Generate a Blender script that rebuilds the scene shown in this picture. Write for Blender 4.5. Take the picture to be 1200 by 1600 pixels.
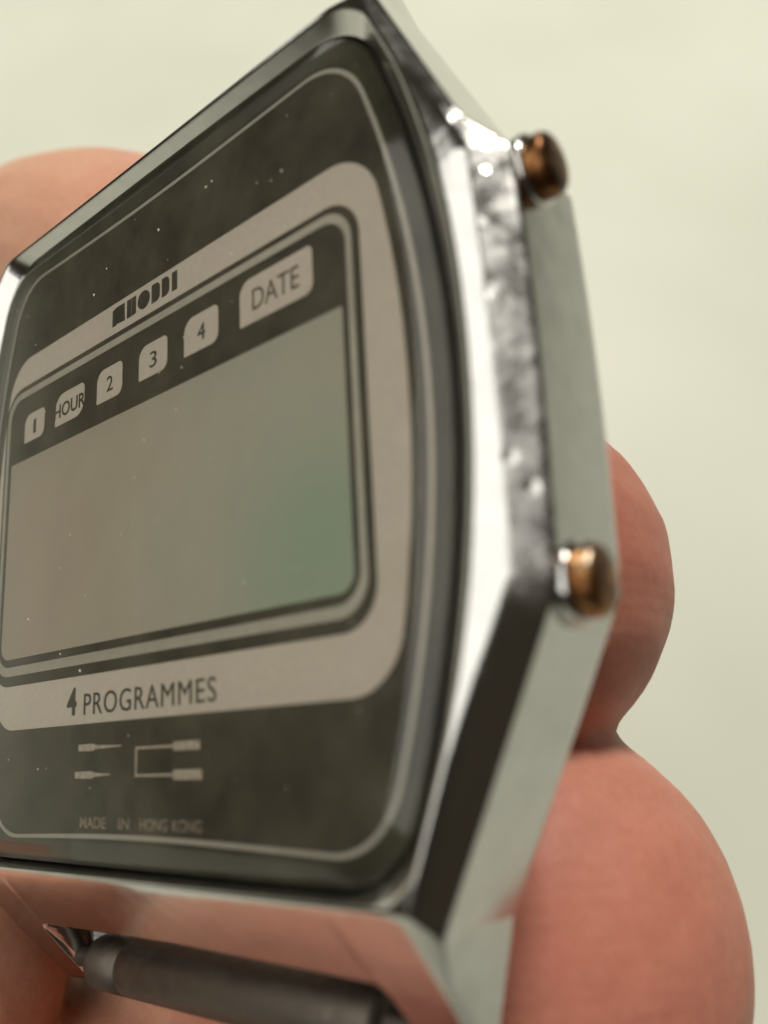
import bpy, bmesh, math, random
from mathutils import Vector, Matrix, Euler
random.seed(7)
for o in list(bpy.data.objects): bpy.data.objects.remove(o)
scene = bpy.context.scene
COL = scene.collection

# ------------------------------------------------------------------ frames
# The watch is laid out in its own frame (x to three o'clock, y to twelve, z out
# of the face) in units of U metres; the world has the table at z = 0.
U = 0.00075
CAMR = ((0.75399839, -0.05420294, -0.65463614),
        (0.20334129, 0.9668976, 0.15414718),
        (0.62461088, -0.24934129, 0.74006092))        # camera right, up, back in the watch frame
CAMP = Vector((38.432, -13.396, 25.699))
cr, cu, cb = (Vector(v) for v in CAMR)
PITCH = math.radians(60)
wz = (cu * math.cos(PITCH) + cb * math.sin(PITCH)).normalized()
wx = cr.normalized()
wy = wz.cross(wx).normalized()
TABLE_DROP = 300.0                                     # watch centre to table top, in U
RW = Matrix((wx, wy, wz))
def frame():
    m = RW.to_4x4() @ Matrix.Scale(U, 4)
    m.translation = Vector((0, 0, TABLE_DROP * U))
    return m
FRAME = frame()
def W(p): return FRAME @ Vector(p)
def camdir(r, u, b): return (RW @ (cr * r + cu * u + cb * b)).normalized()   # camera-relative direction in world

# ------------------------------------------------------------------ camera
cam_d = bpy.data.cameras.new('camera'); cam = bpy.data.objects.new('camera', cam_d); COL.objects.link(cam)
rot = (RW @ Matrix((cr, cu, cb)).transposed())
mw = rot.to_4x4(); mw.translation = W(CAMP); cam.matrix_world = mw
cam_d.sensor_fit = 'VERTICAL'; cam_d.sensor_height = 36.0; cam_d.sensor_width = 27.0
cam_d.lens = 1350 / 1600 * 36.0
cam_d.clip_start = 0.001; cam_d.clip_end = 20
cam_d.dof.use_dof = True
cam_d.dof.focus_distance = 51.0 * U
cam_d.dof.aperture_fstop = cam_d.lens * 1e-3 / (1.15 * U)
scene.camera = cam
scene.render.resolution_x = 768; scene.render.resolution_y = 1024

# ------------------------------------------------------------------ light
world = bpy.data.worlds.new('World'); scene.world = world; world.use_nodes = True
bg = world.node_tree.nodes['Background']
bg.inputs['Color'].default_value = (1.0, 0.80, 0.55, 1); bg.inputs['Strength'].default_value = 0.035
def area(name, d, dist, size, power, col, target=(5, 0, 0)):
    l = bpy.data.lights.new(name, 'AREA'); l.shape = 'DISK'; l.size = size; l.energy = power; l.color = col
    o = bpy.data.objects.new(name, l); COL.objects.link(o)
    o.location = W(target) + camdir(*d) * dist
    o.rotation_euler = (W(target) - o.location).to_track_quat('-Z', 'Y').to_euler()
    return o
area('ceiling_lamp', (0.20, 0.93, 0.24), 1.6, 0.34, 23.0, (1.0, 0.96, 0.87), target=(23, 7, 0))
area('soft_fill_light', (-0.60, 0.33, 0.73), 0.9, 1.36, 8.0, (1.0, 0.965, 0.885))  # unseen soft source, added to fill the face and brighten the bezel reflections
vs = scene.view_settings
vs.view_transform = 'Standard'; vs.look = 'None'; vs.gamma = 1.0; vs.exposure = 0.0; vs.use_curve_mapping = False
scene.render.engine = 'CYCLES'
scene.cycles.max_bounces = 10; scene.cycles.transparent_max_bounces = 12

# ------------------------------------------------------------------ materials
def new_mat(name):
    m = bpy.data.materials.new(name); m.use_nodes = True
    return m, m.node_tree.nodes, m.node_tree.links, m.node_tree.nodes['Principled BSDF']
def noise(n, scale, detail=4, rough=.55, dist=0):
    t = n.new('ShaderNodeTexNoise'); t.inputs['Scale'].default_value = scale; t.inputs['Detail'].default_value = detail
    t.inputs['Roughness'].default_value = rough; t.inputs['Distortion'].default_value = dist
    return t
def ramp(n, stops):
    r = n.new('ShaderNodeValToRGB'); e = r.color_ramp.elements
    while len(e) < len(stops): e.new(0.5)
    for k, (p, c) in enumerate(stops):
        e[k].position = p; e[k].color = c if len(c) == 4 else (*c, 1)
    return r
def g(v): return (v, v, v, 1)

def mat_chrome(name, base, rough, pits=0.0, dull=0.0, fade=False):
    m, n, l, b = new_mat(name)
    tc = n.new('ShaderNodeTexCoord')
    b.inputs['Metallic'].default_value = 1.0
    n1 = noise(n, 0.9, 6); l.new(tc.outputs['Object'], n1.inputs['Vector'])
    cr_ = ramp(n, [(0.30, tuple(c * 0.90 for c in base)), (0.62, base)]); l.new(n1.outputs['Fac'], cr_.inputs['Fac'])
    l.new(cr_.outputs['Color'], b.inputs['Base Color'])
    n2 = noise(n, 1.1, 4, .55); l.new(tc.outputs['Object'], n2.inputs['Vector'])
    rr = ramp(n, [(0.35, g(rough)), (0.72, g(rough + 0.05 + dull))]); l.new(n2.outputs['Fac'], rr.inputs['Fac'])
    l.new(rr.outputs['Color'], b.inputs['Roughness'])
    # fine dents and tiny pits
    n3 = noise(n, 0.55, 3, .5); l.new(tc.outputs['Object'], n3.inputs['Vector'])
    v = n.new('ShaderNodeTexVoronoi'); v.inputs['Scale'].default_value = 0.85; l.new(tc.outputs['Object'], v.inputs['Vector'])
    vr = ramp(n, [(0.0, g(0)), (0.30, g(1))]); l.new(v.outputs['Distance'], vr.inputs['Fac'])
    b1 = n.new('ShaderNodeBump'); b1.inputs['Strength'].default_value = 0.10; b1.inputs['Distance'].default_value = 0.12 * U
    l.new(n3.outputs['Fac'], b1.inputs['Height'])
    if fade:
        sp = n.new('ShaderNodeSeparateXYZ'); l.new(tc.outputs['Object'], sp.inputs[0])
        nd = n.new('ShaderNodeMath'); nd.operation = 'MULTIPLY_ADD'; nd.inputs[1].default_value = 5.0; l.new(n1.outputs['Fac'], nd.inputs[0]); l.new(sp.outputs['Y'], nd.inputs[2])
        mp = n.new('ShaderNodeMapRange'); mp.interpolation_type = 'SMOOTHSTEP'; mp.inputs['From Min'].default_value = -8.5; mp.inputs['From Max'].default_value = -4.0
        mp.inputs['To Min'].default_value = 0.03; mp.inputs['To Max'].default_value = pits; l.new(nd.outputs[0], mp.inputs['Value'])
        mr = n.new('ShaderNodeMix'); mr.data_type = 'FLOAT'; l.new(mp.outputs['Result'], mr.inputs[0]); mr.inputs[2].default_value = 0.10
        l.new(rr.outputs['Color'], mr.inputs[3]); l.new(mr.outputs[0], b.inputs['Roughness'])
    b2 = n.new('ShaderNodeBump'); b2.inputs['Strength'].default_value = pits; b2.inputs['Distance'].default_value = 0.10 * U
    if fade: l.new(mp.outputs['Result'], b2.inputs['Strength'])
    l.new(vr.outputs['Color'], b2.inputs['Height']); l.new(b1.outputs['Normal'], b2.inputs['Normal'])
    l.new(b2.outputs['Normal'], b.inputs['Normal'])
    return m
M = {}
M['chrome'] = mat_chrome('worn_chrome', (0.62, 0.62, 0.61), 0.13, pits=0.03)
M['pitted'] = mat_chrome('pitted_chrome', (0.78, 0.77, 0.75), 0.20, pits=0.9, dull=0.20, fade=True)
M['steel'] = mat_chrome('dull_steel', (0.15, 0.13, 0.11), 0.5, pits=0.15, dull=.1)

def mat_plain(name, col, rough, spec=0.5, metal=0.0, var=0.10, scale=1.4):
    m, n, l, b = new_mat(name)
    tc = n.new('ShaderNodeTexCoord'); n1 = noise(n, scale, 5); l.new(tc.outputs['Object'], n1.inputs['Vector'])
    r = ramp(n, [(0.3, tuple(c * (1 - var) for c in col)), (0.7, tuple(min(1, c * (1 + var)) for c in col))])
    l.new(n1.outputs['Fac'], r.inputs['Fac']); l.new(r.outputs['Color'], b.inputs['Base Color'])
    b.inputs['Roughness'].default_value = rough; b.inputs['Metallic'].default_value = metal
    b.inputs['Specular IOR Level'].default_value = spec
    return m
M['black'] = mat_plain('black_print', (0.022, 0.016, 0.010), 0.45, 0.4)
M['band'] = mat_plain('silver_print', (0.62, 0.55, 0.48), 0.5, 0.3, var=0.05, scale=2.5)
M['line'] = mat_plain('silver_line', (0.52, 0.49, 0.43), 0.35, 0.5, metal=0.3, var=0.06)
M['ink'] = mat_plain('dark_ink', (0.03, 0.026, 0.022), 0.6, 0.2)
M['faded'] = mat_plain('faded_ink', (0.12, 0.085, 0.07), 0.6, 0.2, var=.3, scale=3)
M['pale_ink'] = mat_plain('pale_ink', (0.46, 0.39, 0.32), 0.6, 0.2, var=0.25, scale=3)
M['faint_ink'] = mat_plain('faint_ink', (0.30, 0.24, 0.19), 0.6, 0.2, var=0.4, scale=2)
M['gasket'] = mat_plain('dark_gasket', (0.02, 0.018, 0.014), 0.35, 0.5)

def mat_lcd():
    m, n, l, b = new_mat('lcd_glass')
    tc = n.new('ShaderNodeTexCoord'); n1 = noise(n, 0.13, 3); l.new(tc.outputs['Object'], n1.inputs['Vector'])
    sp = n.new('ShaderNodeSeparateXYZ'); l.new(tc.outputs['Object'], sp.inputs[0])
    mp = n.new('ShaderNodeMapRange'); mp.inputs['From Min'].default_value = -16; mp.inputs['From Max'].default_value = 15; l.new(sp.outputs['X'], mp.inputs['Value'])
    ad = n.new('ShaderNodeMath'); ad.operation = 'MULTIPLY_ADD'; ad.inputs[1].default_value = 0.6; l.new(n1.outputs['Fac'], ad.inputs[0]); l.new(mp.outputs['Result'], ad.inputs[2])
    r = ramp(n, [(0.30, (0.40, 0.335, 0.275)), (0.8, (0.44, 0.395, 0.325)), (1.0, (0.41, 0.40, 0.335))])
    l.new(ad.outputs[0], r.inputs['Fac'])
    # the display colour shifts to green towards one corner
    ds = n.new('ShaderNodeVectorMath'); ds.operation = 'DISTANCE'; ds.inputs[1].default_value = (13.0, -5.5, 0.1); l.new(tc.outputs['Object'], ds.inputs[0])
    m2 = n.new('ShaderNodeMapRange'); m2.interpolation_type = 'SMOOTHSTEP'; m2.inputs['From Min'].default_value = 7.5; m2.inputs['From Max'].default_value = 1.0
    m2.inputs['To Max'].default_value = 0.5; l.new(ds.outputs['Value'], m2.inputs['Value'])
    mx = n.new('ShaderNodeMix'); mx.data_type = 'RGBA'; l.new(m2.outputs['Result'], mx.inputs[0]); l.new(r.outputs['Color'], mx.inputs[6]); mx.inputs[7].default_value = (0.22, 0.38, 0.27, 1)
    l.new(mx.outputs[2], b.inputs['Base Color'])
    b.inputs['Roughness'].default_value = 0.35; b.inputs['Specular IOR Level'].default_value = 0.35
    return m
M['lcd'] = mat_lcd()

def mat_crystal():
    m = bpy.data.materials.new('mineral_crystal'); m.use_nodes = True
    n, l = m.node_tree.nodes, m.node_tree.links; n.clear()
    out = n.new('ShaderNodeOutputMaterial'); tc = n.new('ShaderNodeTexCoord')
    tr = n.new('ShaderNodeBsdfTransparent'); gl = n.new('ShaderNodeBsdfGlossy'); df = n.new('ShaderNodeBsdfDiffuse')
    tr.inputs['Color'].default_value = (0.95, 0.955, 0.93, 1)
    n1 = noise(n, 0.35, 6, .6); l.new(tc.outputs['Object'], n1.inputs['Vector'])
    rr = ramp(n, [(0.4, g(0.03)), (0.75, g(0.22))]); l.new(n1.outputs['Fac'], rr.inputs['Fac']); l.new(rr.outputs['Color'], gl.inputs['Roughness'])
    df.inputs['Color'].default_value = (0.52, 0.49, 0.31, 1)  # grime film; its olive tint also paints in the veil of hazy reflections
    fr = n.new('ShaderNodeFresnel'); fr.inputs['IOR'].default_value = 1.55
    n2 = noise(n, 0.22, 7, .65); l.new(tc.outputs['Object'], n2.inputs['Vector'])
    hz = ramp(n, [(0.3, g(0.015)), (0.72, g(0.10))]); l.new(n2.outputs['Fac'], hz.inputs['Fac'])
    m1 = n.new('ShaderNodeMixShader'); m2 = n.new('ShaderNodeMixShader')
    l.new(hz.outputs['Color'], m1.inputs[0]); l.new(tr.outputs[0], m1.inputs[1]); l.new(df.outputs[0], m1.inputs[2])
    l.new(fr.outputs[0], m2.inputs[0]); l.new(m1.outputs[0], m2.inputs[1]); l.new(gl.outputs[0], m2.inputs[2])
    l.new(m2.outputs[0], out.inputs['Surface'])
    return m
M['crystal'] = mat_crystal()

def mat_pusher():
    m, n, l, b = new_mat('pusher_worn_to_brass')
    tc = n.new('ShaderNodeTexCoord')
    n1 = noise(n, 0.85, 7, .65, .6); l.new(tc.outputs['Object'], n1.inputs['Vector'])
    r = ramp(n, [(0.36, (0.03, 0.016, 0.01)), (0.50, (0.20, 0.085, 0.03)), (0.62, (0.36, 0.20, 0.08)), (0.74, (0.70, 0.66, 0.58))])
    l.new(n1.outputs['Fac'], r.inputs['Fac']); l.new(r.outputs['Color'], b.inputs['Base Color'])
    b.inputs['Metallic'].default_value = 0.95; b.inputs['Roughness'].default_value = 0.33
    bp = n.new('ShaderNodeBump'); bp.inputs['Strength'].default_value = 0.35; bp.inputs['Distance'].default_value = 0.15 * U
    l.new(n1.outputs['Fac'], bp.inputs['Height']); l.new(bp.outputs['Normal'], b.inputs['Normal'])
    return m
M['brass'] = mat_pusher()

def mat_skin():
    m, n, l, b = new_mat('skin')
    tc = n.new('ShaderNodeTexCoord')
    n1 = noise(n, 0.06, 6, .6); l.new(tc.outputs['Object'], n1.inputs['Vector'])
    r = ramp(n, [(0.30, (0.50, 0.185, 0.13)), (0.55, (0.59, 0.25, 0.175)), (0.78, (0.64, 0.31, 0.22))])
    l.new(n1.outputs['Fac'], r.inputs['Fac'])
    sp = n.new('ShaderNodeSeparateXYZ'); l.new(tc.outputs['Object'], sp.inputs[0])
    mp = n.new('ShaderNodeMapRange'); mp.inputs['From Min'].default_value = -30; mp.inputs['From Max'].default_value = 8; l.new(sp.outputs['X'], mp.inputs['Value'])
    r2 = ramp(n, [(0.30, (0.55, 0.30, 0.195)), (0.55, (0.61, 0.36, 0.245)), (0.78, (0.65, 0.41, 0.29))]); l.new(n1.outputs['Fac'], r2.inputs['Fac'])
    tip = n.new('ShaderNodeMix'); tip.data_type = 'RGBA'; l.new(mp.outputs['Result'], tip.inputs[0]); l.new(r2.outputs['Color'], tip.inputs[6]); l.new(r.outputs['Color'], tip.inputs[7])  # redder towards the fingertips, with some of their shade put into the colour
    n0 = noise(n, 1.3, 5, .7); l.new(tc.outputs['Object'], n0.inputs['Vector'])
    mr = ramp(n, [(0.30, (0.90, 0.84, 0.83)), (0.66, g(1.0))]); l.new(n0.outputs['Fac'], mr.inputs['Fac'])
    mx = n.new('ShaderNodeMix'); mx.data_type = 'RGBA'; mx.blend_type = 'MULTIPLY'; mx.inputs[0].default_value = 1.0
    l.new(tip.outputs[2], mx.inputs[6]); l.new(mr.outputs['Color'], mx.inputs[7]); l.new(mx.outputs[2], b.inputs['Base Color'])
    b.inputs['Roughness'].default_value = 0.55; b.inputs['Specular IOR Level'].default_value = 0.35
    b.inputs['Subsurface Weight'].default_value = 0.6
    b.inputs['Subsurface Radius'].default_value = (1.0, 0.35, 0.2); b.inputs['Subsurface Scale'].default_value = 0.0016
    w = n.new('ShaderNodeTexWave'); w.inputs['Scale'].default_value = 0.42; w.inputs['Distortion'].default_value = 9.0
    w.inputs['Detail'].default_value = 1.5; w.inputs['Detail Scale'].default_value = 0.12; w.bands_direction = 'Y'
    l.new(tc.outputs['Object'], w.inputs['Vector'])
    n2 = noise(n, 0.8, 6, .65); l.new(tc.outputs['Object'], n2.inputs['Vector'])
    b1 = n.new('ShaderNodeBump'); b1.inputs['Strength'].default_value = 0.05; b1.inputs['Distance'].default_value = 0.10 * U
    l.new(w.outputs['Fac'], b1.inputs['Height'])
    b2 = n.new('ShaderNodeBump'); b2.inputs['Strength'].default_value = 0.28; b2.inputs['Distance'].default_value = 0.3 * U
    l.new(n2.outputs['Fac'], b2.inputs['Height']); l.new(b1.outputs['Normal'], b2.inputs['Normal']); l.new(b2.outputs['Normal'], b.inputs['Normal'])
    return m
M['skin'] = mat_skin()

def mat_table():
    m, n, l, b = new_mat('cream_tabletop')
    tc = n.new('ShaderNodeTexCoord')
    n1 = noise(n, 6, 3, .5); l.new(tc.outputs['Object'], n1.inputs['Vector'])
    r = ramp(n, [(0.3, (0.62, 0.63, 0.53)), (0.7, (0.72, 0.73, 0.63))]); l.new(n1.outputs['Fac'], r.inputs['Fac'])
    l.new(r.outputs['Color'], b.inputs['Base Color']); b.inputs['Roughness'].default_value = 0.6
    n2 = noise(n, 160, 4); l.new(tc.outputs['Object'], n2.inputs['Vector'])
    bp = n.new('ShaderNodeBump'); bp.inputs['Strength'].default_value = 0.1; bp.inputs['Distance'].default_value = 0.001
    l.new(n2.outputs['Fac'], bp.inputs['Height']); l.new(bp.outputs['Normal'], b.inputs['Normal'])
    return m
M['table'] = mat_table()

# ------------------------------------------------------------------ helpers
def link(name, me, mat, parent=None, smooth=False):
    o = bpy.data.objects.new(name, me); COL.objects.link(o)
    if parent is not None: o.parent = parent
    mats = mat if isinstance(mat, (list, tuple)) else [mat]
    for k in mats: me.materials.append(M[k])
    if smooth:
        for p in me.polygons: p.use_smooth = True
    return o
def mesh_py(name, verts, faces):
    me = bpy.data.meshes.new(name); me.from_pydata([tuple(v) for v in verts], [], faces); me.update()
    bm = bmesh.new(); bm.from_mesh(me); bmesh.ops.recalc_face_normals(bm, faces=bm.faces); bm.to_mesh(me); bm.free()
    return me
def tag(o, label, cat, group=None):
    o['label'] = label; o['category'] = cat
    if group: o['group'] = group
def loft(name, loops, close_first=False, close_last=False):
    n = len(loops[0]); v = [p for L in loops for p in L]; f = []
    for a in range(len(loops) - 1):
        for k in range(n):
            k2 = (k + 1) % n
            f.append((a * n + k, a * n + k2, (a + 1) * n + k2, (a + 1) * n + k))
    if close_first: f.append(tuple(range(n)))
    if close_last: f.append(tuple((len(loops) - 1) * n + k for k in range(n)))
    return mesh_py(name, v, f)
def plate(name, outline, z0, z1, bev=0.0):
    """extruded flat outline with a small rounded upper edge"""
    if bev:
        c = Vector((sum(p[0] for p in outline) / len(outline), sum(p[1] for p in outline) / len(outline)))
        ins = inset(outline, bev)
        loops = [[(x, y, z0) for x, y in outline], [(x, y, z1 - bev) for x, y in outline], [(x, y, z1) for x, y in ins]]
    else:
        loops = [[(x, y, z0) for x, y in outline], [(x, y, z1) for x, y in outline]]
    return loft(name, loops, True, True)
def inset(poly, d):
    n = len(poly); A = sum(poly[k][0] * poly[(k + 1) % n][1] - poly[(k + 1) % n][0] * poly[k][1] for k in range(n))
    s = 1 if A > 0 else -1; out = []
    for k in range(n):
        a, b, c = Vector(poly[k - 1]), Vector(poly[k]), Vector(poly[(k + 1) % n])
        t1 = (b - a).normalized(); t2 = (c - b).normalized(); t = (t1 + t2).normalized()
        nn = Vector((-t.y, t.x)) * s; q = max(0.4, nn.dot(Vector((-t1.y, t1.x)) * s))
        p = b + nn * d / q; out.append((p.x, p.y))
    return out
def rrect(x0, y0, x1, y1, r, seg=8):
    rs = r if isinstance(r, (list, tuple)) else [r] * 4            # br, tr, tl, bl
    out = []
    for (cx, cy, a0, rr, sx, sy) in ((x1, y0, -90, rs[0], -1, 1), (x1, y1, 0, rs[1], -1, -1), (x0, y1, 90, rs[2], 1, -1), (x0, y0, 180, rs[3], 1, 1)):
        if rr < 1e-4: out.append((cx, cy)); continue
        for k in range(seg + 1):
            a = math.radians(a0 + 90 * k / seg)
            out.append((cx + sx * rr + rr * math.cos(a), cy + sy * rr + rr * math.sin(a)))
    return out
def ring(name, outer, inner, z0, z1):
    return loft(name, [[(x, y, z0) for x, y in outer], [(x, y, z1) for x, y in outer], [(x, y, z1) for x, y in inner], [(x, y, z0) for x, y in inner]])

# ------------------------------------------------------------------ table (the surface behind)
me = bpy.data.meshes.new('tabletop')
bm = bmesh.new(); bmesh.ops.create_grid(bm, x_segments=8, y_segments=8, size=3.5); bm.to_mesh(me); bm.free()
tb = link('tabletop', me, 'table'); tb['kind'] = 'structure'; tb['label'] = 'plain cream tabletop out of focus behind the hand'

# ------------------------------------------------------------------ watch
watch = bpy.data.objects.new('wristwatch', None); COL.objects.link(watch); watch.matrix_world = FRAME
watch.empty_display_size = 5
tag(watch, 'old chrome digital wristwatch without strap, blank display, held between the fingers', 'wristwatch')

LEFT = 0.92
def lx(x): return x * LEFT if x < 0 else x
# TV-shaped crystal outline
def tv(hw, hh, sag, rad, n=400):
    """rounded TV shape: straight top, bowed sides; returned as polar function samples"""
    pts = []
    def side(y): return hw - sag * y * y
    # build the quarter outline as polyline then mirror
    yc = hh - rad; xs = side(yc); cx = xs - rad
    q = [(side(y), y) for y in [yc * k / 24 for k in range(25)]]
    sl = math.atan(2 * sag * yc)
    for k in range(1, 17):
        a = sl + (math.pi / 2 - sl) * k / 16
        q.append((xs - rad * math.cos(sl) + rad * math.cos(a), yc - rad * math.sin(sl) + rad * math.sin(a)))
    top = q[-1][1]
    q = [(x, y * hh / top) for x, y in q]
    for k in range(1, 13): q.append((q[40][0] * (1 - k / 12), hh))
    full = q[:] + [(-x, y) for x, y in reversed(q[:-1])]
    full += [(-x, -y) for x, y in full[1:-1]]
    return [(lx(x), y) for x, y in full]
def ray_hit(poly, dx, dy):
    best = None; n = len(poly)
    for k in range(n):
        x1, y1 = poly[k]; x2, y2 = poly[(k + 1) % n]; ex, ey = x2 - x1, y2 - y1
        den = dx * ey - dy * ex
        if abs(den) < 1e-12: continue
        t = (x1 * ey - y1 * ex) / den; s = (x1 * dy - y1 * dx) / den
        if t > 0 and -1e-6 <= s <= 1 + 1e-6 and (best is None or t > best): best = t
    return (dx * best, dy * best)
GLASS = tv(20.85, 19.0, 0.0135, 4.2)

SEGT = [24, 6, 6, 8, 22, 24, 6, 20, 8, 6, 6, 24]; NS = 12
def tvals(n, L):
    t = [k / n for k in range(n)]
    for d in (0.12, 0.3):
        if d < L * .4: t += [d / L, 1 - d / L]
    return sorted(t)
BASEKEYS = [(0, -19.65), (13.0, -19.65), (13.6, -19.65), (17.25, -19.65), (17.75, -19.6), (22.5, -8.3), (22.45, 8.7), (21.9, 10.1), (17.65, 19.55), (17.2, 19.65), (13.6, 19.65), (13.0, 19.65), (0, 19.65)]
TV_ = []
for k in range(NS):
    a, b = Vector(BASEKEYS[k]), Vector(BASEKEYS[k + 1]); TV_.append(tvals(SEGT[k], (b - a).length))
def keyloop(keys, bulge=0.22):
    keys = [Vector(k) for k in keys]; R_ = []
    for s in range(NS):
        a, b = keys[s], keys[s + 1]
        for t in TV_[s]:
            p = a.lerp(b, t)
            if s == 5: p.x += bulge * 4 * t * (1 - t)
            R_.append(p)
    R_.append(keys[NS])
    Lh = [Vector((-p.x, p.y, p.z)) for p in reversed(R_[1:-1])]
    return [Vector((lx(p.x), p.y, p.z)) for p in R_ + Lh]
ridge = keyloop([(x, y + (.3 if y > 19 else 0), 0.70 if y > 19 else 0.95) for x, y in BASEKEYS])
chamf = keyloop([(0, -22.75, -2.0), (13.3, -22.9, -2.0), (13.7, -23.1, -2.1), (17.0, -23.1, -2.0), (18.1, -20.5, -0.35), (24.0, -8.7, -0.25),
                 (24.0, 8.6, -0.25), (22.35, 10.5, 0.55), (17.85, 20.1, 0.2), (16.6, 23.4, -3.3), (13.7, 23.2, -3.3), (13.3, 21.1, -2.2), (0, 21.0, -2.2)])
wall = keyloop([(0, -20.9, -3.6), (13.2, -21.0, -4.8), (13.7, -26.6, -5.3), (16.2, -26.8, -5.4), (18.0, -20.5, -5.3), (24.0, -8.7, -5.3),
                (24.0, 8.6, -5.3), (22.5, 10.7, -4.1), (17.9, 20.3, -3.5), (16.5, 23.6, -4.2), (13.7, 23.4, -4.2), (13.2, 20.9, -3.4), (0, 20.8, -3.4)])
under = [Vector((p.x * .90, p.y * .90, min(p.z, -4.6) - 0.7)) for p in wall]
back = [Vector((p.x * .72, p.y * .72, -6.3)) for p in wall]
glass_at = lambda off, z: [Vector((*[c * (1 + off / math.hypot(*h)) for c in h], z)) for h in (ray_hit(GLASS, p.x, p.y) for p in ridge)]
lip_in = glass_at(0.12, -0.8); lip = glass_at(0.12, 0.25); lip_top = glass_at(1.2, 1.12)
# the bezel rises from the lip to the outer ridge; keep the lip inside the ridge
def clampin(loop, lim, m):
    out = []
    for p, q in zip(loop, lim):
        rp, rq = math.hypot(p.x, p.y), math.hypot(q.x, q.y)
        s = min(1, (rq - m) / rp); out.append(Vector((p.x * s, p.y * s, p.z)))
    return out
lip_top = clampin(lip_top, ridge, 0.28)
def fillet(loops, rads):
    out = []
    for k, L in enumerate(loops):
        r = rads[k]
        if r <= 0 or k == 0 or k == len(loops) - 1: out.append(L); continue
        P, N = loops[k - 1], loops[k + 1]; A, B, C, D, E_ = [], [], [], [], []
        for i, v in enumerate(L):
            dp, dn = (P[i] - v), (N[i] - v)
            rp, rn = min(r, dp.length * .3), min(r, dn.length * .3)
            dp.normalize(); dn.normalize()
            a, e = v + dp * rp, v + dn * rn
            A.append(v + dp * rp * 1.5); B.append(a); C.append((a + e) * .25 + v * .5); D.append(e); E_.append(v + dn * rn * 1.5)
        out += [A, B, C, D, E_]
    return out
LOOPS = fillet([lip_in, lip, lip_top, ridge, chamf, wall, under, back], [0, .08, .2, .34, .16, .25, .25, 0])
me = loft('case', LOOPS, False, True)
case = link('case', me, ['chrome', 'pitted'], watch, True)
# the outer chamfer is the corroded part of the plating
n = len(ridge); nl = len(LOOPS)
a0 = 1 + 5 * 3 - 2; a1 = a0 + 5                     # loops from the ridge's outer fillet to the chamfer's
for p in me.polygons:
    ks = [v // n for v in p.vertices]
    if len(ks) == 4 and min(ks) >= a0 and max(ks) <= a1 and p.center.x > 0 and -19.8 < p.center.y < 11: p.material_index = 1
case['label'] = 'worn chrome barrel-shaped case with pitted right edge'

# turned bodies along x
def turned(name, prof, c, mat, parent, seg=28, squash=1.0):
    loops = [[(c[0] + x, c[1] + r * math.cos(2 * math.pi * k / seg), c[2] + r * squash * math.sin(2 * math.pi * k / seg)) for k in range(seg)] for x, r in prof]
    return link(name, loft(name, loops, True, True), mat, parent, True)
# spring bar between the lower lugs
turned('spring_bar', [(-12.6, .55), (-10.25, .55), (-10.2, .9), (-10.1, 1.45), (-9.9, 1.48), (-7.4, 1.5), (-7.3, 1.38), (-7.1, 1.38), (-7.0, 1.5), (11.2, 1.5), (11.5, 1.4), (11.6, .9), (11.65, .55), (13.8, .55)], (0, -25.15, -4.7), 'steel', watch)
# push buttons at the corners of the barrel
for yy, zz in ((8.25, -1.95), (-8.55, -1.95)):
    pb = turned('push_button', [(-1.2, 1.3), (.62, 1.34), (.85, 1.30), (.99, 1.18), (1.06, .95), (1.10, .5), (1.11, .05)], (24.0, yy, zz), 'brass', watch, 32, 0.92)
    turned('collar', [(-.6, 1.55), (.12, 1.55), (.22, 1.48), (.24, 1.3), (.24, 1.1)], (24.0, yy, zz), 'chrome', pb, 32, .95)
for yy, zz in ((8.25, -1.95), (-8.55, -1.95)):
    turned('push_button', [(1.2, 1.02), (-.95, 1.05), (-1.25, 1.0), (-1.5, .86), (-1.66, .6), (-1.76, .05)], (-24.0 * LEFT, yy, zz), 'brass', watch, 24, 1.12)

# ------------------------------------------------------------------ dial
g0 = [(p.x, p.y) for p in glass_at(0.05, 0)]
dial = link('dial', plate('dial', g0, -0.7, 0.0), 'black', watch)
# gasket ramp between dial and bezel
gin = [(p.x, p.y) for p in glass_at(-1.25, 0)]
gm = loft('gasket', [[(x, y, 0.004) for x, y in gin], [(x, y, .10) for x, y in [(q[0] * 1.004, q[1] * 1.004) for q in gin]], [(x, y, .16) for x, y in [(p.x, p.y) for p in glass_at(0.02, 0)]]])
link('gasket', gm, 'gasket', watch, True)
def part(name, outline, z0, z1, mat, parent, bev=0.0): return link(name, plate(name, outline, z0, z1, bev), mat, parent)
lo = [(p.x, p.y) for p in glass_at(-1.28, 0)]; li = [(p.x, p.y) for p in glass_at(-1.52, 0)]
link('border_line', ring('border_line', lo, li, 0.004, 0.05), 'line', dial)
# silver frame around the display: TV shaped outside, rounded rectangle inside
fo = tv(18.45, 12.1, 0.012, 3.0); fo = [(x if x > 0 else x * 0.985, y + 0.15) for x, y in fo]
link('silver_frame', plate('silver_frame', fo, 0.004, 0.05), 'band', dial)
win = rrect(-16.0, -9.35, 16.25, 10.25, 2.0)
part('window_mask', win, 0.03, 0.09, 'black', dial)
l_o = rrect(-15.65, -8.75, 15.85, 9.85, 1.7); l_i = rrect(-15.3, -8.2, 15.5, 9.4, 1.4)
link('window_line', ring('window_line', l_o, l_i, 0.06, 0.16), 'line', dial)
part('display_panel', rrect(-14.95, -7.72, 15.1, 5.0, [.9, .15, .15, .9]), 0.07, 0.13, 'lcd', watch)

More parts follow.
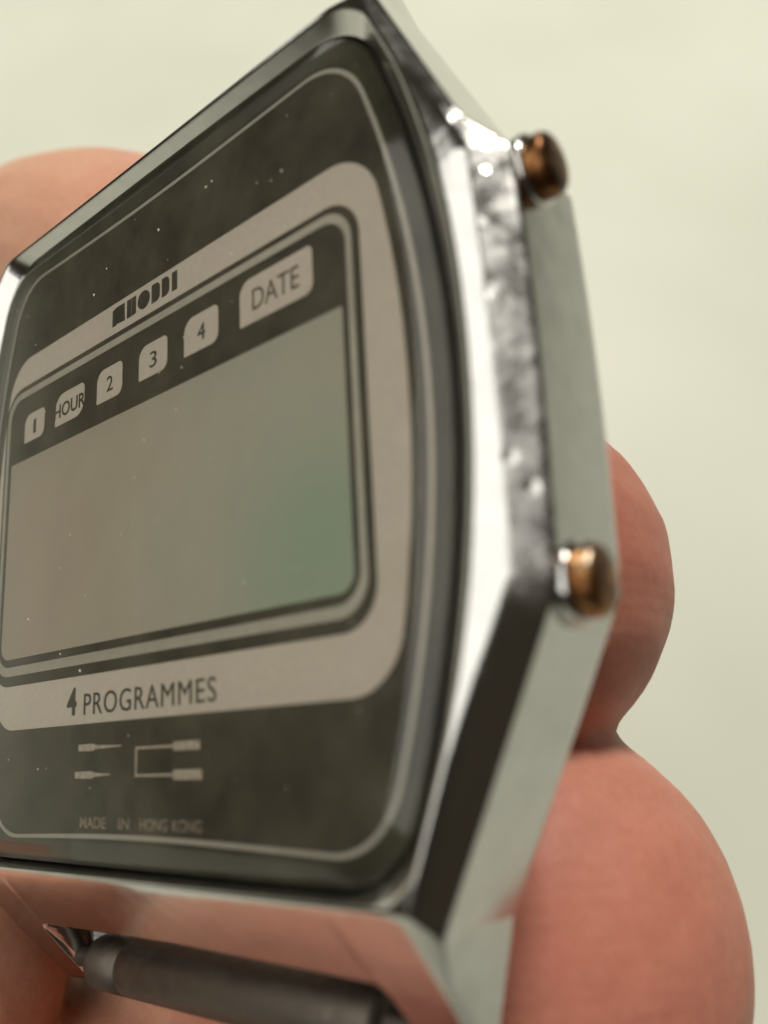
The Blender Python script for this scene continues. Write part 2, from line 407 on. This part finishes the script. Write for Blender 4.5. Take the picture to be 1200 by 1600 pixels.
def text_mesh(s, size, xs=1.0, bold=0.0, spacing=1.0):
    c = bpy.data.curves.new('t', 'FONT'); c.body = s; c.size = size; c.extrude = 0.012; c.offset = bold; c.space_character = spacing
    c.align_x = 'LEFT'; c.resolution_u = 4
    o = bpy.data.objects.new('t', c); COL.objects.link(o)
    dg = bpy.context.evaluated_depsgraph_get(); me = bpy.data.meshes.new_from_object(o.evaluated_get(dg))
    bpy.data.objects.remove(o)
    return me
def fit_text(name, s, x0, y0, x1, y1, z, mat, parent, bold=0.0, spacing=1.0):
    """lettering stretched to the box it fills on the dial"""
    me = text_mesh(s, 1.0, bold=bold, spacing=spacing)
    X = [v.co.x for v in me.vertices]; Y = [v.co.y for v in me.vertices]
    sx = (x1 - x0) / (max(X) - min(X)); sy = (y1 - y0) / (max(Y) - min(Y)); mx, my = min(X), min(Y)
    for v in me.vertices: v.co = (x0 + (v.co.x - mx) * sx, y0 + (v.co.y - my) * sy, z + v.co.z)
    return link(name, me, mat, parent)
TABS = [('1', -13.4, -10.9, 6.15, 8.05, .7), ('HOUR', -9.55, -6.2, 6.2, 8.25, .95), ('2', -4.8, -2.15, 6.25, 8.3, .75), ('3', -.5, 2.15, 6.35, 8.35, .75), ('4', 3.65, 6.5, 6.4, 8.5, .8), ('DATE', 8.2, 13.35, 6.4, 8.85, .8)]
for s, x0, x1, y0, y1, r in TABS:
    rr = [.55, .35, r, .08] if s != 'HOUR' else [.95, .4, .95, .08]
    part('label_tab', rrect(x0, y0, x1, y1, rr), 0.07, 0.12, 'band', dial)
    cx = (x0 + x1) / 2 + .05; cy = (y0 + y1) / 2
    if s == 'HOUR': fit_text('lettering', s, x0 - .1, cy - .55, x1 + .12, cy + .38, 0.128, 'ink', dial, .012)
    elif s == 'DATE': fit_text('lettering', s, x0 + .95, cy - .6, x1 - .9, cy + .55, 0.128, 'faded', dial, .0)
    else:
        w = .18 if s == '1' else .38
        fit_text('lettering', s, cx - w * .85, cy - .52, cx + w * .85, cy + .42, 0.128, 'ink', dial, .0)
# heavy block lettering of the name on the upper band
def glyph(kind, x0, x1, y0, y1):
    w = x1 - x0; pcs = []
    if kind == 'M':
        pcs = [[(x0, y0), (x0 + .33 * w, y0), (x0 + .33 * w, y1), (x0, y1 - .12)], [(x0 + .36 * w, y0 + .06), (x1, y0), (x1 - .06, y1), (x0 + .36 * w, y1)]]
    elif kind == 'E':
        pcs = [[(x0, y0), (x0 + .48 * w, y0), (x0 + .46 * w, y1), (x0, y1)], [(x0 + .54 * w, y0), (x1, y0 + .04), (x1, y1), (x0 + .52 * w, y1)]]
    elif kind == 'O':
        c = ((x0 + x1) / 2, (y0 + y1) / 2); k_ = 16
        pcs = [[(c[0] + w / 2 * math.cos(2 * math.pi * k / k_), c[1] + (y1 - y0) / 2 * math.sin(2 * math.pi * k / k_)) for k in range(k_)]]
    elif kind == 'D':
        pcs = [rrect(x0, y0, x1, y1, [.34, .34, 0, 0], 5)]
    else:
        pcs = [[(x0, y0), (x1, y0), (x1, y1), (x0, y1)]]
    return pcs
lv, lf = [], []
for kd, x0, x1 in (('M', -3.4, -2.12), ('E', -1.9, -1.0), ('O', -.82, .36), ('D', .55, 1.32), ('D', 1.52, 2.2), ('I', 2.46, 2.92)):
    for pc in glyph(kd, x0, x1, 10.78, 11.92):
        m0 = len(lv); k_ = len(pc)
        lv += [(x, y, 0.045) for x, y in pc] + [(x, y, 0.075) for x, y in pc]
        lf += [tuple(m0 + k for k in range(k_)), tuple(m0 + k_ + k for k in range(k_))] + [(m0 + k, m0 + (k + 1) % k_, m0 + k_ + (k + 1) % k_, m0 + k_ + k) for k in range(k_)]
link('lettering', mesh_py('logo', lv, lf), 'ink', dial)
fit_text('lettering', '4', -7.0, -11.45, -6.0, -9.95, 0.062, 'ink', dial, .03)
fit_text('lettering', 'PROGRAMMES', -5.25, -11.5, 6.1, -10.35, 0.062, 'ink', dial, .0, 1.1)
# circuit symbol
def poly_strip(name, boxes, mat):
    v, f = [], []
    for pc in boxes:
        m0 = len(v); k_ = len(pc)
        v += [(x, y, 0.006) for x, y in pc] + [(x, y, 0.04) for x, y in pc]
        f += [tuple(m0 + k for k in range(k_)), tuple(m0 + k_ + k for k in range(k_))] + [(m0 + k, m0 + (k + 1) % k_, m0 + k_ + (k + 1) % k_, m0 + k_ + k) for k in range(k_)]
    link(name, mesh_py(name, v, f), mat, dial)
def bx(x0, y0, x1, y1): return [(x0, y0), (x1, y0), (x1, y1), (x0, y1)]
for yc, xa, xb, xc in ((-13.2, -5.7, -4.0, -1.6), (-14.6, -5.95, -4.05, -2.6)):
    poly_strip('arrow_mark', [[(xa, yc - .17), (xb - .3, yc - .19), (xb, yc - .1), (xc, yc - .03), (xc, yc + .03), (xb, yc + .1), (xb - .3, yc + .19), (xa, yc + .17)]], 'pale_ink')
poly_strip('circuit_mark', [bx(-.35, -14.75, -.2, -13.3), bx(-.19, -13.43, 2.8, -13.3), bx(-.19, -14.75, 2.8, -14.62), bx(2.81, -13.58, 4.85, -13.16), bx(2.81, -14.92, 5.0, -14.46)], 'pale_ink')
for s, x0, x1 in (('MADE', -5.35, -2.9), ('IN', -1.75, -.8), ('HONG', .1, 2.35), ('KONG', 2.75, 4.95)):
    fit_text('lettering', s, x0, -17.25, x1, -16.7, 0.012, 'faint_ink', dial, .006)

# crystal
c0 = glass_at(-0.02, 0.17); c1 = glass_at(-0.05, 0.42); c2 = glass_at(-1.15, 0.78); c3 = [Vector((p.x * .985, p.y * .985, .80)) for p in c2]
me = loft('crystal', fillet([c0, c1, c2, c3], [0, .06, .12, 0]), False, True)
link('crystal', me, 'crystal', watch, True)
# dust specks on the crystal
v, f = [], []
def speck(x, y, r):
    m0 = len(v); z = 0.80
    for k in range(6):
        a = k * math.pi / 3 + random.random() * .5; q = r * random.uniform(.6, 1.2)
        v.append((x + q * math.cos(a), y + q * math.sin(a), z))
    v.append((x, y, z + r * .7)); f.extend([(m0 + k, m0 + (k + 1) % 6, m0 + 6) for k in range(6)]); f.append(tuple(m0 + k for k in range(6)))
for x, y, r in ((12.2, 13.0, .10), (6.4, 15.0, .11), (6.9, 15.1, .08), (2.2, 14.4, .09), (-3, 14.2, .07), (-4.3, 13, .09), (8.4, 10.2, .09), (-10.4, -5.7, .08), (-6.6, -8.1, .08), (-4.5, -9.2, .09), (-8.5, -14.2, .07), (9, -6.5, .06)): speck(x, y, r)
random.seed(21)
for k in range(90): speck(random.uniform(-17, 19), random.uniform(-15.5, 17), random.uniform(.02, .05))
me = mesh_py('dust', v, f); M['dust'] = mat_plain('dust', (0.6, 0.56, 0.48), 0.9, 0.1)
du = link('dust', me, 'dust', watch); du['kind'] = 'stuff'

# ------------------------------------------------------------------ hand
hv, hf = [], []
def chain(pts, step=1.4, seg=22):
    """a smooth tapered limb through (x, y, z, r) joints with rounded ends"""
    P = [Vector(p) for p in pts]                                    # 4-D vectors
    P = [P[0] * 2 - P[1]] + P + [P[-1] * 2 - P[-2]]
    C_ = []
    for k in range(1, len(P) - 2):
        a, b, c, d = P[k - 1:k + 3]; L = (c - b).length; m = max(3, int(L / step))
        for j in range(m):
            t = j / m
            C_.append(0.5 * ((2 * b) + (c - a) * t + (2 * a - 5 * b + 4 * c - d) * t * t + (3 * b - a - 3 * c + d) * t ** 3))
    C_.append(P[-2])
    X = [(Vector(c[:3]), c[3]) for c in C_]
    T0 = (X[1][0] - X[0][0]).normalized(); T1 = (X[-1][0] - X[-2][0]).normalized()
    capA = [(X[0][0] - T0 * X[0][1] * math.sin(a), X[0][1] * math.cos(a)) for a in [math.radians(q) for q in (86, 70, 52, 34, 17)]]
    capB = [(X[-1][0] + T1 * X[-1][1] * math.sin(a), X[-1][1] * math.cos(a)) for a in [math.radians(q) for q in (17, 34, 52, 70, 86)]]
    X = capA + X + capB
    up = Vector((0, 0, 1)); base = len(hv); tp = None
    for i, (c, r) in enumerate(X):
        t = (X[min(i + 1, len(X) - 1)][0] - X[max(i - 1, 0)][0]).normalized()
        u = (up - t * up.dot(t))
        u = u.normalized() if u.length > 1e-3 else Vector((0, 1, 0)); up = u; w = t.cross(u)
        for k in range(seg):
            a = 2 * math.pi * k / seg; hv.append(c + (u * math.cos(a) + w * math.sin(a)) * r)
    m = len(X)
    for i in range(m - 1):
        for k in range(seg):
            hf.append((base + i * seg + k, base + i * seg + (k + 1) % seg, base + (i + 1) * seg + (k + 1) % seg, base + (i + 1) * seg + k))
    hf.append(tuple(base + k for k in reversed(range(seg)))); hf.append(tuple(base + (m - 1) * seg + k for k in range(seg)))
MCP = [(-74, 36, -30), (-77, 12, -34), (-74, -12, -36), (-67, -33, -36)]
chain([(9.5, -4.8, -17.2, 11.2), (2, 2, -17.9, 11.2), (-13, 17, -18.5, 11.6), (-27, 29, -17, 12.6), (-42, 35, -17, 13.2), (-58, 37, -22, 13), (*MCP[0], 14)])            # index finger
chain([(8.5, -24.9, -18.4, 12.9), (-3, -26.3, -20.2, 12.4), (-22, -23, -22, 12.2), (-44, -12, -25, 12.6), (-60, 0, -30, 13.0), (*MCP[1], 14)])       # middle finger
chain([(-1, -39.8, -10.5, 10.0), (-11, -39.8, -11, 10.4), (-23, -40.5, -12, 10.6), (-38, -42, -14, 11), (-55, -36, -24, 12), (*MCP[2], 13.5)])                                      # ring finger
chain([(-22, -60, -6, 8.6), (-30, -60.5, -8, 9), (-44, -60, -13, 9.6), (-58, -50, -26, 10.5), (*MCP[3], 12.5)])                                      # little finger
chain([(-23.5, -27.3, -1.2, 7.8), (-32, -24, 0, 9.2), (-47, -18, 2, 10), (-68, -8, 0, 11.0), (-94, 6, -8, 14), (-120, 16, -22, 17), (-145, 6, -40, 18)])   # thumb
for m_, wr in zip(MCP, ((-150, 16, -46), (-152, 5, -50), (-152, -7, -52), (-150, -17, -52))):
    mid = tuple((a + b) / 2 for a, b in zip(m_, wr))
    chain([(*m_, 13.5), (mid[0], mid[1], mid[2] - 3, 16.5), (*wr, 17)], 3)
chain([(-90, 22, -22, 13), (-112, 10, -30, 16), (-120, -12, -36, 15)], 3)
tdown = -wz                                                         # towards the table, in the watch frame
el = Vector((-150, 0, -50)); fdir = (Vector((-1, -.05, -.35))).normalized()
need = TABLE_DROP - 38
A = Vector((-150, 0, -50)); Bq = A + fdir * 330
hgt = lambda p: p.dot(wz) + TABLE_DROP
Bq = Bq + wz * (38 - hgt(Bq))                                       # the elbow rests on the table
side = fdir.cross(wz).normalized()
for s in (-1, 1):
    a1 = A + side * 11 * s; b1 = Bq + side * 14 * s; mm = (a1 + b1) / 2
    chain([(*a1, 19), (*(a1.lerp(b1, .2)), 20), (*mm, 30), (*b1, 37)], 5)
hme = bpy.data.meshes.new('hand_base'); hme.from_pydata([tuple(p) for p in hv], [], hf); hme.update()
ho = bpy.data.objects.new('hand_base', hme); COL.objects.link(ho)
md = ho.modifiers.new('r', 'REMESH'); md.mode = 'VOXEL'; md.voxel_size = 0.62
ms = ho.modifiers.new('s', 'SMOOTH'); ms.factor = 0.5; ms.iterations = 2
dg = bpy.context.evaluated_depsgraph_get(); hm2 = bpy.data.meshes.new_from_object(ho.evaluated_get(dg)); bpy.data.objects.remove(ho)
hand = link('hand', hm2, 'skin', None, True); hand.matrix_world = FRAME
tag(hand, 'bare hand gripping the watch from behind, two fingertips showing past its edge', 'hand')
